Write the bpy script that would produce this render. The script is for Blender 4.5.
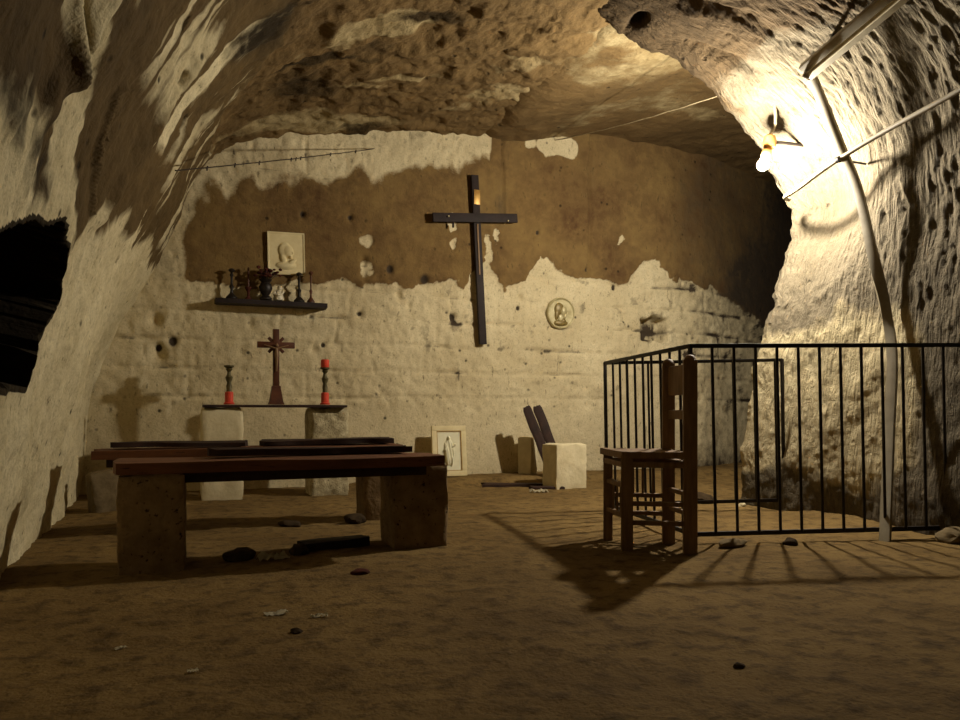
import bpy, bmesh, math, random
import numpy as np
from mathutils import Vector, Matrix, noise as mnoise

for o in list(bpy.data.objects): bpy.data.objects.remove(o)
SC = bpy.context.scene
COL = SC.collection
PI = math.pi

# ------------------------------------------------------------------ camera, world, exposure
# World axes are the cave's own: +x along the rear wall, +y into the cave, +z up (metres).
cam_d = bpy.data.cameras.new('camera'); cam = bpy.data.objects.new('camera', cam_d); COL.objects.link(cam)
cam_d.sensor_width = 36.0; cam_d.lens = 753/960*36.0; cam_d.shift_y = 50/960
cam_d.clip_start = .02; cam_d.clip_end = 100
cam.location = (0, 0, .74); cam.rotation_euler = (PI/2, 0, -math.atan2(.371, .9285))
SC.camera = cam
w = bpy.data.worlds.new('world'); SC.world = w; w.use_nodes = True
w.node_tree.nodes['Background'].inputs[0].default_value = (.9, .75, .5, 1)
w.node_tree.nodes['Background'].inputs[1].default_value = .004
SC.view_settings.view_transform = 'Standard'; SC.view_settings.look = 'None'
SC.view_settings.gamma = 1; SC.view_settings.use_curve_mapping = False
SC.view_settings.exposure = 0.0
LAMP = (4.06, 4.450, 2.575)
LAMP_STRENGTH = 4600.0

# ------------------------------------------------------------------ numpy noise
def _h(ix, iy, iz):
    ix, iy, iz = np.atleast_1d(ix), np.atleast_1d(iy), np.atleast_1d(iz)
    n = (ix.astype(np.int64)*374761393 + iy.astype(np.int64)*668265263 + iz.astype(np.int64)*2147483647*13) & 0xffffffff
    n = ((n ^ (n >> 13))*1274126177) & 0xffffffff
    n = ((n ^ (n >> 16))*2246822519) & 0xffffffff
    n = n ^ (n >> 15)
    return (n & 0xffffff)/float(0xffffff)
def vn(x, y, z):
    x, y, z = np.broadcast_arrays(np.asarray(x, float), np.asarray(y, float), np.asarray(z, float))
    ix, iy, iz = np.floor(x), np.floor(y), np.floor(z)
    fx, fy, fz = x-ix, y-iy, z-iz
    fx = fx*fx*fx*(fx*(fx*6-15)+10); fy = fy*fy*fy*(fy*(fy*6-15)+10); fz = fz*fz*fz*(fz*(fz*6-15)+10)
    r = 0
    for a in (0, 1):
        wx = fx if a else 1-fx
        for b in (0, 1):
            wy = fy if b else 1-fy
            for c in (0, 1):
                wz = fz if c else 1-fz
                r = r + wx*wy*wz*_h(ix+a, iy+b, iz+c)
    return r*2-1
def fbm(x, y, z, o=4, g=.5):
    s = 0; a = 1; t = 0; f = 1.0
    for k in range(o):
        s = s + a*vn(x*f+17.3*k, y*f-9.1*k, z*f+4.7*k); t += a; a *= g; f *= 2.03
    return s/t
def sst(a, b, x):
    t = np.clip((np.asarray(x, float)-a)/(b-a), 0, 1); return t*t*(3-2*t)
def blob(x, y, cx, cy, rx, ry):
    return np.exp(-(((x-cx)/rx)**2+((y-cy)/ry)**2))

# ------------------------------------------------------------------ materials
def lin(c): return tuple((v/12.92 if v <= .04045 else ((v+.055)/1.055)**2.4) for v in c)
def S(r, g, b): return (*lin((r/255, g/255, b/255)), 1)
def nt(name):
    m = bpy.data.materials.new(name); m.use_nodes = True
    t = m.node_tree; return m, t, t.nodes['Principled BSDF']
class N:
    def __init__(s, t): s.t = t
    def n(s, ty, ins=None, **kw):
        n = s.t.nodes.new(ty)
        for k, v in kw.items(): setattr(n, k, v)
        for k, v in (ins or {}).items():
            if isinstance(v, bpy.types.NodeSocket): s.t.links.new(v, n.inputs[k])
            else: n.inputs[k].default_value = v
        return n
    def l(s, a, b): s.t.links.new(a, b)
    def math(s, op, a, b=0.0, clamp=False):
        n = s.n('ShaderNodeMath', {0: a, 1: b}, operation=op, use_clamp=clamp); return n.outputs[0]
    def ramp(s, f, pts, interp='LINEAR'):
        n = s.n('ShaderNodeValToRGB', {0: f}); n.color_ramp.interpolation = interp
        e = n.color_ramp.elements
        while len(e) < len(pts): e.new(.5)
        for q, (p, c) in zip(e, pts): q.position = p; q.color = c if len(c) == 4 else (*c, 1)
        return n.outputs[0]
    def mix(s, f, a, b, mode='MIX'):
        n = s.n('ShaderNodeMix', data_type='RGBA', blend_type=mode)
        for k, v in ((0, f), (6, a), (7, b)):
            if isinstance(v, bpy.types.NodeSocket): s.l(v, n.inputs[k])
            else: n.inputs[k].default_value = v
        return n.outputs[2]
W1 = (1, 1, 1, 1); B0 = (0, 0, 0, 1)

def rock(name, pale, mid, brown, black, streak=0.0, bump=.6, pits=.5, fine=1.0, soft=.12, brown2=None):
    """pale plaster / rock with a brown stained coat and black soot driven by the mesh's stain attributes"""
    m, t, bs = nt(name); g = N(t)
    ob = g.n('ShaderNodeTexCoord').outputs['Object']
    uv = g.n('ShaderNodeUVMap', uv_map='rockuv').outputs[0]
    big = g.n('ShaderNodeTexNoise', {'Vector': ob, 'Scale': 1.7, 'Detail': 6.0, 'Roughness': .6}).outputs[0]
    med = g.n('ShaderNodeTexNoise', {'Vector': ob, 'Scale': 9.0, 'Detail': 6.0, 'Roughness': .62}).outputs[0]
    fin = g.n('ShaderNodeTexNoise', {'Vector': ob, 'Scale': 60.0, 'Detail': 4.0, 'Roughness': .6}).outputs[0]
    mp = g.n('ShaderNodeMapping', {'Vector': uv, 'Scale': (26, 3.2, 1)})
    stk = g.n('ShaderNodeTexNoise', {'Vector': mp.outputs[0], 'Scale': 1.0, 'Detail': 5.0, 'Roughness': .6, 'Distortion': .4}).outputs[0]
    soot = g.n('ShaderNodeAttribute', attribute_name='soot').outputs['Fac']
    blk = g.n('ShaderNodeAttribute', attribute_name='black').outputs['Fac']
    base = g.mix(g.ramp(big, [(.3, B0), (.7, W1)]), pale, mid)
    base = g.mix(g.ramp(med, [(.35, B0), (.75, (.6, .6, .6))]), base, mid)
    base = g.mix(g.ramp(fin, [(.25, (.5, .5, .5)), (.5, B0)]), base, tuple(c*.45 for c in mid[:3])+(1,))
    # stain edge broken up by medium noise
    k = g.math('ADD', soot, g.math('MULTIPLY', g.math('SUBTRACT', med, .5), .55))
    k = g.math('ADD', k, g.math('MULTIPLY', g.math('SUBTRACT', fin, .5), .25))
    k = g.ramp(k, [(.5-soft, B0), (.5+soft, W1)])
    br2 = g.mix(g.ramp(big, [(.3, B0), (.7, W1)]), brown, brown2 or tuple(c*.62 for c in brown[:3])+(1,))
    br2 = g.mix(g.ramp(med, [(.4, B0), (.8, (.5, .5, .5))]), br2, tuple(c*1.5 for c in brown[:3])+(1,))
    col = g.mix(k, base, br2)
    pls = g.n('ShaderNodeAttribute', attribute_name='plaster').outputs['Fac']
    pk = g.ramp(g.math('ADD', pls, g.math('MULTIPLY', g.math('SUBTRACT', med, .5), .5)), [(.35, B0), (.65, W1)])
    col = g.mix(pk, col, g.mix(g.ramp(med, [(.35, B0), (.75, W1)]), S(196, 182, 146), S(164, 148, 112)))
    q = g.math('ADD', blk, g.math('MULTIPLY', g.math('SUBTRACT', med, .5), .8))
    q = g.ramp(q, [(.32, B0), (.75, W1)])
    col = g.mix(q, col, black)
    # small dark pits
    smp = g.n('ShaderNodeMapping', {'Vector': ob, 'Scale': (34, 34, 13)}).outputs[0]
    sn = g.n('ShaderNodeTexNoise', {'Vector': smp, 'Scale': 1.0, 'Detail': 3.0, 'Roughness': .6}).outputs[0]
    scr = g.math('MULTIPLY', g.ramp(sn, [(.615, B0), (.70, W1)]), g.ramp(med, [(.38, B0), (.58, W1)]))
    col = g.mix(g.math('MULTIPLY', scr, .8*pits), col, S(70, 56, 34))
    vo = g.n('ShaderNodeTexVoronoi', {'Vector': ob, 'Scale': 6.5, 'Randomness': 1.0}).outputs['Distance']
    pit = g.math('MULTIPLY', g.ramp(vo, [(.05, W1), (.14, B0)]), g.ramp(big, [(.46, B0), (.56, W1)]))
    col = g.mix(g.math('MULTIPLY', pit, pits), col, S(40, 32, 20))
    g.l(col, bs.inputs['Base Color'])
    bs.inputs['Roughness'].default_value = .93; bs.inputs['Specular IOR Level'].default_value = .15
    hgt = g.math('ADD', g.math('MULTIPLY', med, .9), g.math('MULTIPLY', fin, .22*fine))
    hgt = g.math('ADD', hgt, g.math('MULTIPLY', stk, streak))
    hgt = g.math('SUBTRACT', hgt, g.math('MULTIPLY', pit, .4))
    bp = g.n('ShaderNodeBump', {'Height': hgt, 'Strength': bump, 'Distance': .03})
    g.l(bp.outputs[0], bs.inputs['Normal'])
    return m

def mottled(name, c1, c2, scale=12., bump=.3, rough=.85, spec=.3, dist=.008, dark=None, metal=0., stretch=(1, 1, 1)):
    m, t, bs = nt(name); g = N(t)
    ob = g.n('ShaderNodeTexCoord').outputs['Object']
    mp = g.n('ShaderNodeMapping', {'Vector': ob, 'Scale': stretch}).outputs[0]
    a = g.n('ShaderNodeTexNoise', {'Vector': mp, 'Scale': scale, 'Detail': 6.0, 'Roughness': .62}).outputs[0]
    b = g.n('ShaderNodeTexNoise', {'Vector': mp, 'Scale': scale*5, 'Detail': 3.0}).outputs[0]
    col = g.mix(g.ramp(a, [(.3, B0), (.7, W1)]), c1, c2)
    if dark: col = g.mix(g.ramp(b, [(.27, W1), (.37, B0)]), col, dark)
    g.l(col, bs.inputs['Base Color'])
    bs.inputs['Roughness'].default_value = rough; bs.inputs['Specular IOR Level'].default_value = spec
    bs.inputs['Metallic'].default_value = metal
    bp = g.n('ShaderNodeBump', {'Height': g.math('ADD', a, g.math('MULTIPLY', b, .4)), 'Strength': bump, 'Distance': dist})
    g.l(bp.outputs[0], bs.inputs['Normal'])
    return m

PALE = S(206, 192, 150); MID = S(176, 160, 118); BROWN = S(104, 76, 40); BLACK = S(62, 48, 28)
M = {}
M['back'] = rock('rear wall plaster', S(220, 206, 168), S(192, 176, 138), S(124, 101, 61), S(66, 56, 44), bump=.55, pits=.85, fine=1.0, brown2=S(84, 61, 38))
M['left'] = rock('left wall plaster', S(232, 220, 182), S(198, 184, 144), S(98, 80, 50), S(46, 38, 24), streak=.5, bump=.6, pits=.9, soft=.22)
M['ceil'] = rock('ceiling rock', S(178, 162, 122), S(144, 126, 88), S(116, 94, 60), S(58, 46, 26), streak=.5, bump=.9, pits=.7)
M['right'] = rock('right wall rock', S(118, 108, 89), S(92, 83, 66), S(84, 69, 48), S(44, 36, 27), streak=1.5, bump=1.1, pits=.35)
def floor_mat():
    m, t, bs = nt('earth floor'); g = N(t)
    ob = g.n('ShaderNodeTexCoord').outputs['Object']
    big = g.n('ShaderNodeTexNoise', {'Vector': ob, 'Scale': 1.3, 'Detail': 7.0, 'Roughness': .62}).outputs[0]
    med = g.n('ShaderNodeTexNoise', {'Vector': ob, 'Scale': 11.0, 'Detail': 6.0, 'Roughness': .65}).outputs[0]
    fin = g.n('ShaderNodeTexNoise', {'Vector': ob, 'Scale': 70.0, 'Detail': 3.0}).outputs[0]
    col = g.mix(g.ramp(big, [(.35, B0), (.65, W1)]), S(132, 108, 66), S(104, 83, 49))
    col = g.mix(g.ramp(med, [(.48, B0), (.70, W1)]), col, S(74, 58, 34))
    col = g.mix(g.ramp(fin, [(.25, (.6, .6, .6)), (.42, B0)]), col, S(70, 52, 28))
    g.l(col, bs.inputs['Base Color'])
    bs.inputs['Roughness'].default_value = .95; bs.inputs['Specular IOR Level'].default_value = .1
    bp = g.n('ShaderNodeBump', {'Height': g.math('ADD', med, g.math('MULTIPLY', fin, .25)), 'Strength': .6, 'Distance': .03})
    g.l(bp.outputs[0], bs.inputs['Normal'])
    return m
M['floor'] = floor_mat()
M['stone_dark'] = mottled('dark tufa block', S(150, 126, 92), S(112, 92, 64), 9, .7, .95, .1, .02, S(48, 38, 26))
M['stone_pale'] = mottled('pale tufa block', S(212, 200, 164), S(178, 164, 126), 10, .6, .95, .1, .02, S(120, 104, 74))
M['stone_smooth'] = mottled('smooth pale tufa block', S(222, 210, 174), S(196, 182, 144), 7, .35, .95, .1, .02)
M['stone_worn'] = mottled('worn plaster block', S(206, 194, 158), S(130, 116, 84), 16, .8, .95, .1, .02, S(90, 76, 52))
M['plank'] = mottled('old brown plank', S(120, 76, 45), S(84, 52, 31), 8, .4, .75, .3, .006, S(36, 20, 10), stretch=(.25, 2.5, 2.5))
M['dark_wood'] = mottled('dark old wood', S(58, 36, 24), S(34, 20, 14), 10, .4, .7, .3, .006, S(20, 12, 8), stretch=(.6, 3, 1))
M['black_wood'] = mottled('blackened wood', S(44, 32, 28), S(30, 21, 18), 12, .3, .7, .3, .004)
M['cross_wood'] = mottled('varnished brown wood', S(96, 52, 26), S(66, 34, 18), 14, .2, .5, .4, .003)
M['chair_wood'] = mottled('weathered chair wood', S(142, 110, 72), S(104, 78, 48), 14, .3, .6, .4, .004, stretch=(3, 3, .4))
M['iron'] = mottled('dark iron', S(40, 32, 26), S(26, 20, 16), 30, .3, .55, .5, .003, metal=.3)
M['bronze'] = mottled('dark green bronze', S(104, 96, 58), S(66, 58, 34), 30, .2, .5, .5, .002, metal=.3)
M['dark_bronze'] = mottled('dark patinated metal', S(42, 34, 26), S(26, 20, 16), 30, .2, .5, .5, .002, metal=.3)
M['red'] = mottled('red wax', S(222, 80, 56), S(200, 60, 42), 20, .1, .4, .4, .002)
M['cream'] = mottled('cream plaster cast', S(226, 212, 166), S(208, 190, 142), 8, .15, .7, .3, .002)
M['cream_panel'] = mottled('pale panel', S(230, 226, 196), S(216, 208, 172), 8, .1, .7, .3, .002)
M['silver'] = mottled('tarnished silver', S(206, 194, 150), S(160, 146, 100), 14, .25, .42, .6, .002, metal=.15)
M['gilt'] = mottled('dark gilding', S(142, 122, 66), S(96, 80, 40), 24, .3, .45, .5, .002, metal=.15)
M['brass'] = mottled('aged brass', S(190, 150, 78), S(150, 108, 50), 20, .2, .4, .6, .002, metal=.5)
M['white'] = mottled('white glaze', S(226, 218, 190), S(200, 188, 156), 20, .1, .4, .5, .002)
M['paper'] = mottled('soiled paper', S(224, 216, 188), S(190, 178, 148), 14, .2, .9, .1, .002)
M['pipe'] = mottled('grey plastic pipe', S(150, 140, 118), S(126, 115, 92), 10, .15, .5, .4, .002)
M['duct'] = mottled('pale plastic duct', S(150, 140, 116), S(124, 112, 88), 8, .15, .5, .4, .002)
M['enamel'] = mottled('grubby enamel', S(178, 170, 150), S(150, 140, 116), 10, .05, .35, .5, .001)
M['ceramic'] = mottled('ochre ceramic', S(214, 160, 90), S(186, 128, 62), 14, .1, .5, .4, .002)
M['cable'] = mottled('pale cable', S(176, 160, 128), S(140, 124, 92), 20, .1, .7, .3, .001)
M['dark_cable'] = mottled('dark cable', S(58, 46, 32), S(40, 30, 20), 20, .1, .7, .3, .001)
M['dry_flower'] = mottled('dried flowers', S(92, 44, 40), S(60, 40, 26), 40, .3, .9, .1, .003)
M['dark_rock'] = mottled('dark rubble', S(70, 56, 38), S(46, 36, 24), 14, .5, .95, .1, .01)
M['pebble'] = mottled('grey brown stone', S(128, 112, 84), S(96, 82, 58), 16, .5, .95, .1, .01)
def bulb_mat():
    m, t, bs = nt('lit bulb glass')
    bs.inputs['Emission Color'].default_value = (1.0, .91, .76, 1)
    bs.inputs['Emission Strength'].default_value = LAMP_STRENGTH
    return m
M['bulb'] = bulb_mat()

# ------------------------------------------------------------------ helpers
def tag(o, label=None, cat=None, group=None, kind=None):
    if label: o['label'] = label
    if cat: o['category'] = cat
    if group: o['group'] = group
    if kind: o['kind'] = kind
    return o
def thing(name, loc, label, cat, rz=0., group=None):
    o = bpy.data.objects.new(name, None); COL.objects.link(o)
    o.empty_display_size = .1; o.location = loc; o.rotation_euler = (0, 0, rz)
    return tag(o, label, cat, group)
def link_mesh(name, me, mat, parent=None):
    me.materials.clear(); me.materials.append(mat)
    o = bpy.data.objects.new(name, me); COL.objects.link(o)
    if parent: o.parent = parent
    return o
def fin(bm, name, mat, parent=None, smooth=True, loc=None, rz=0., ang=40):
    bmesh.ops.recalc_face_normals(bm, faces=bm.faces)
    me = bpy.data.meshes.new(name); bm.to_mesh(me); bm.free()
    if smooth:
        for p in me.polygons: p.use_smooth = True
        me.set_sharp_from_angle(angle=math.radians(ang))
    o = link_mesh(name, me, mat, parent)
    if loc is not None: o.location = loc
    if rz: o.rotation_euler = (0, 0, rz)
    return o
def nb(): return bmesh.new()
def box(bm, c, s, rot=None, bev=0., seg=2):
    b2 = bmesh.new(); bmesh.ops.create_cube(b2, size=1)
    for v in b2.verts: v.co = Vector((v.co.x*s[0], v.co.y*s[1], v.co.z*s[2]))
    if bev: bmesh.ops.bevel(b2, geom=list(b2.edges), offset=bev, segments=seg, affect='EDGES', profile=.6)
    mt = Matrix.Translation(c) @ (rot.to_4x4() if rot is not None else Matrix())
    b2.transform(mt); join(bm, b2); return bm
def join(bm, b2):
    me = bpy.data.meshes.new('tmp'); b2.to_mesh(me); b2.free(); bm.from_mesh(me); bpy.data.meshes.remove(me)
def beam(bm, a, b, wx, wy, bev=.003, up=(0, 0, 1)):
    """square bar from a to b"""
    a, b = Vector(a), Vector(b); d = b-a; z = d.normalized(); u = Vector(up)
    if abs(z.dot(u)) > .95: u = Vector((0, 1, 0))
    x = u.cross(z).normalized(); y = z.cross(x)
    r = Matrix((x, y, z)).transposed()
    return box(bm, (a+b)/2, (wx, wy, d.length), r, bev)
def tube(bm, pts, r, n=8, cap=True):
    pts = [Vector(p) for p in pts]; rs = r if isinstance(r, (list, tuple)) else [r]*len(pts)
    rings = []; ref = Vector((0, 0, 1))
    t0 = (pts[1]-pts[0]).normalized()
    if abs(t0.dot(ref)) > .9: ref = Vector((1, 0, 0))
    x = ref.cross(t0).normalized()
    for i, p in enumerate(pts):
        t = (pts[min(i+1, len(pts)-1)]-pts[max(i-1, 0)]).normalized()
        x = (x - t*x.dot(t)).normalized(); y = t.cross(x)
        rings.append([bm.verts.new(p+(x*math.cos(2*PI*k/n)+y*math.sin(2*PI*k/n))*rs[i]) for k in range(n)])
    for a, b in zip(rings, rings[1:]):
        for k in range(n): bm.faces.new((a[k], a[(k+1) % n], b[(k+1) % n], b[k]))
    if cap: bm.faces.new(rings[0]); bm.faces.new(rings[-1][::-1])
    return bm
def strip(bm, pts, wdt, thk, wdir):
    """flat bar swept along pts; wdir list of width directions"""
    rings = []
    pts = [Vector(p) for p in pts]
    for i, p in enumerate(pts):
        t = (pts[min(i+1, len(pts)-1)]-pts[max(i-1, 0)]).normalized()
        wv = Vector(wdir[i]); wv = (wv-t*wv.dot(t)).normalized(); nv = t.cross(wv)
        ww = wdt[i] if isinstance(wdt, (list, tuple)) else wdt
        rings.append([bm.verts.new(p+wv*a*ww/2+nv*b*thk/2) for a, b in ((-1, -1), (-.5, -1.25), (.5, -1.25), (1, -1), (1, 1), (.5, 1.25), (-.5, 1.25), (-1, 1))])
    n = 8
    for a, b in zip(rings, rings[1:]):
        for k in range(n): bm.faces.new((a[k], a[(k+1) % n], b[(k+1) % n], b[k]))
    bm.faces.new(rings[0]); bm.faces.new(rings[-1][::-1]); return bm
def lathe(bm, prof, n=16, c=(0, 0, 0)):
    rings = []
    for r, z in prof:
        rings.append([bm.verts.new((c[0]+max(r, .0004)*math.cos(2*PI*k/n), c[1]+max(r, .0004)*math.sin(2*PI*k/n), c[2]+z)) for k in range(n)])
    for a, b in zip(rings, rings[1:]):
        for k in range(n): bm.faces.new((a[k], a[(k+1) % n], b[(k+1) % n], b[k]))
    bm.faces.new(rings[0]); bm.faces.new(rings[-1][::-1]); return bm
def smoothpts(P, per=6):
    P = [Vector(p) for p in P]; out = []
    for i in range(len(P)-1):
        p0, p1, p2, p3 = P[max(i-1, 0)], P[i], P[i+1], P[min(i+2, len(P)-1)]
        for k in range(per):
            t = k/per
            out.append(.5*((2*p1)+(p2-p0)*t+(2*p0-5*p1+4*p2-p3)*t*t+(3*p1-p0-3*p2+p3)*t**3))
    return out+[P[-1]]
def rough(size, seed=0, amp=.012, cuts=9, rnd=.05, taper=0., lean=0.):
    """hewn block standing on z=0, edges chipped"""
    bm = nb(); bmesh.ops.create_cube(bm, size=1)
    bmesh.ops.subdivide_edges(bm, edges=list(bm.edges), cuts=cuts, use_grid_fill=True)
    sx, sy, sz = size
    for v in bm.verts:
        c = v.co*2
        e = sorted((abs(c.x), abs(c.y), abs(c.z)))
        k = max(0, e[1]-(1-.12))/.12*max(0, e[2]-.88)/.12
        f = 1-rnd*k*(1+.8*mnoise.noise(Vector((c.x*2+seed, c.y*2, c.z*2))))
        p = Vector((c.x*sx/2*f, c.y*sy/2*f, (c.z*f+1)*sz/2 if c.z > -.99 else 0))
        tp = 1-taper*(p.z/sz)
        q = Vector((p.x*7+seed*3.1, p.y*7, p.z*7))
        nv = Vector((mnoise.noise(q), mnoise.noise(q+Vector((31, 0, 0))), mnoise.noise(q+Vector((0, 47, 0)))))
        q2 = q*3.1
        nv = nv*1.0+Vector((mnoise.noise(q2), mnoise.noise(q2+Vector((31, 0, 0))), mnoise.noise(q2+Vector((0, 47, 0)))))*.4
        p = Vector((p.x*tp+lean*p.z, p.y*tp, p.z))+nv*amp*(1 if c.z > -.99 else 0)
        v.co = p
    return bm
def plank(L, W, T, seed=0, warp=.006, chip=.012):
    """board lying along x, base at z=0, ragged ends"""
    bm = nb(); bmesh.ops.create_cube(bm, size=1)
    for ax, cu in ((0, 22), (1, 5)):
        ed = [e for e in bm.edges if abs((e.verts[0].co-e.verts[1].co)[ax]) > .5]
        bmesh.ops.subdivide_edges(bm, edges=ed, cuts=cu, use_grid_fill=True)
    for v in bm.verts:
        x, y, z = v.co
        end = abs(x) > .499; edge = abs(y) > .499
        px = x*L+(mnoise.noise(Vector((y*9+seed, seed*1.7, 0)))*chip*2.2 if end else 0)
        py = y*W+(mnoise.noise(Vector((x*L*5+seed, y*3, 5)))*chip if edge else 0)
        pz = (z+.5)*T+mnoise.noise(Vector((x*L*1.6+seed, y*2, 9)))*warp*(1 if z > 0 else .4)
        if edge and z > 0: pz -= .004
        v.co = (px, py, pz)
    return bm
def pebble(r, seed, flat=.6):
    bm = nb(); bmesh.ops.create_icosphere(bm, subdivisions=3, radius=1)
    rr = random.Random(seed); sx, sy = rr.uniform(.8, 1.3), rr.uniform(.7, 1.1)
    for v in bm.verts:
        n = 1+.35*mnoise.noise(v.co*1.3+Vector((seed*3.3, 0, 0)))+.12*mnoise.noise(v.co*4+Vector((seed, 9, 0)))
        v.co = Vector((v.co.x*sx*n*r, v.co.y*sy*n*r, max(v.co.z*n*flat, -.35)*r+.3*r))
    return bm
def relief(Wd, Hd, f, base=.02, nx=70, nz=80, mask=None):
    """plate in the x-z plane, back at y=0, front towards -y, with raised figure f(x,z)"""
    bm = nb(); g = {}
    for i in range(nx+1):
        for j in range(nz+1):
            x = (i/nx-.5)*Wd; z = (j/nz-.5)*Hd
            g[i, j] = bm.verts.new((x, -base-f(x, z), z))
    for i in range(nx):
        for j in range(nz): bm.faces.new((g[i, j], g[i+1, j], g[i+1, j+1], g[i, j+1]))
    rim = [g[i, 0] for i in range(nx+1)]+[g[nx, j] for j in range(1, nz+1)]+[g[i, nz] for i in range(nx-1, -1, -1)]+[g[0, j] for j in range(nz-1, 0, -1)]
    back = [bm.verts.new((v.co.x, 0, v.co.z)) for v in rim]
    n = len(rim)
    for k in range(n): bm.faces.new((rim[k], back[k], back[(k+1) % n], rim[(k+1) % n]))
    bm.faces.new(back); return bm
def dome(x, z, cx, cz, rx, rz, h, rot=0., p=.6):
    dx, dz = x-cx, z-cz
    if rot: dx, dz = dx*math.cos(rot)+dz*math.sin(rot), -dx*math.sin(rot)+dz*math.cos(rot)
    q = 1-(dx/rx)**2-(dz/rz)**2
    return h*q**p if q > 0 else 0.

def grid_mesh(name, P, mat, uv, attrs, flip=False):
    """P (n,m,3) -> one smooth mesh with stain and shade attributes and a rock uv map"""
    n, m, _ = P.shape
    me = bpy.data.meshes.new(name)
    idx = np.arange(n*m).reshape(n, m)
    a, b, c, d = idx[:-1, :-1].ravel(), idx[1:, :-1].ravel(), idx[1:, 1:].ravel(), idx[:-1, 1:].ravel()
    q = np.stack([a, b, c, d] if not flip else [d, c, b, a], 1)
    me.vertices.add(n*m); me.vertices.foreach_set('co', P.reshape(-1).astype(np.float32))
    nf = len(q); me.loops.add(nf*4); me.loops.foreach_set('vertex_index', q.reshape(-1).astype(np.int32))
    me.polygons.add(nf); me.polygons.foreach_set('loop_start', (np.arange(nf)*4).astype(np.int32))
    me.polygons.foreach_set('use_smooth', np.ones(nf, bool))
    me.update(calc_edges=True)
    ul = me.uv_layers.new(name='rockuv')
    ul.data.foreach_set('uv', uv.reshape(-1, 2)[q.reshape(-1)].reshape(-1).astype(np.float32))
    for k, v in attrs.items():
        at = me.attributes.new(k, 'FLOAT', 'POINT'); at.data.foreach_set('value', np.broadcast_to(v, (n, m)).reshape(-1).astype(np.float32))
    L = P.reshape(-1, 3)[q]; e = np.linalg.norm(L-np.roll(L, 1, axis=1), axis=2).max(1)
    me.polygons.foreach_set('use_smooth', e < .2)
    me.validate()
    return link_mesh(name, me, mat)
def normals(P):
    du = np.gradient(P, axis=0); dv = np.gradient(P, axis=1)
    n = np.cross(du, dv); return n/np.maximum(np.linalg.norm(n, axis=2, keepdims=True), 1e-9)
def resample(pts, step):
    """Catmull-Rom profile -> evenly spaced points"""
    P = np.array([list(p) for p in smoothpts([(a, b, 0) for a, b in pts], 24)])[:, :2]
    L = np.concatenate([[0], np.cumsum(np.linalg.norm(np.diff(P, axis=0), axis=1))])
    k = max(2, int(round(L[-1]/step))); s = np.linspace(0, L[-1], k+1)
    return np.stack([np.interp(s, L, P[:, 0]), np.interp(s, L, P[:, 1])], 1), s

# ------------------------------------------------------------------ FLOOR
def floor_h(x, y):
    x = np.asarray(x, float); y = np.asarray(y, float)
    h = .016*fbm(x*1.1, y*1.1, 3.0, 3)+.006*fbm(x*7, y*7, 1.0, 3)
    ledge = sst(6.72, 6.95, y+.08*fbm(x*2, y*2, 8., 2))*sst(1.4, 1.9, x)*.07
    bank = .10*sst(4.05, 4.5, x+.1*fbm(x*2, y*2, 4., 2))*(1-sst(4.2, 4.8, y))
    return h+ledge+bank
def fz(x, y): return float(floor_h(x, y))
xs = np.arange(-1.3, 7.4, .035); ys = np.arange(-2.4, 8.6, .035)
X, Y = np.meshgrid(xs, ys, indexing='ij')
Z = floor_h(X, Y)+.004*fbm(X*16, Y*16, 2.0, 2)
grid_mesh('floor', np.stack([X, Y, Z], 2), M['floor'], np.stack([X, Y], 2), {})['kind'] = 'structure'

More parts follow.
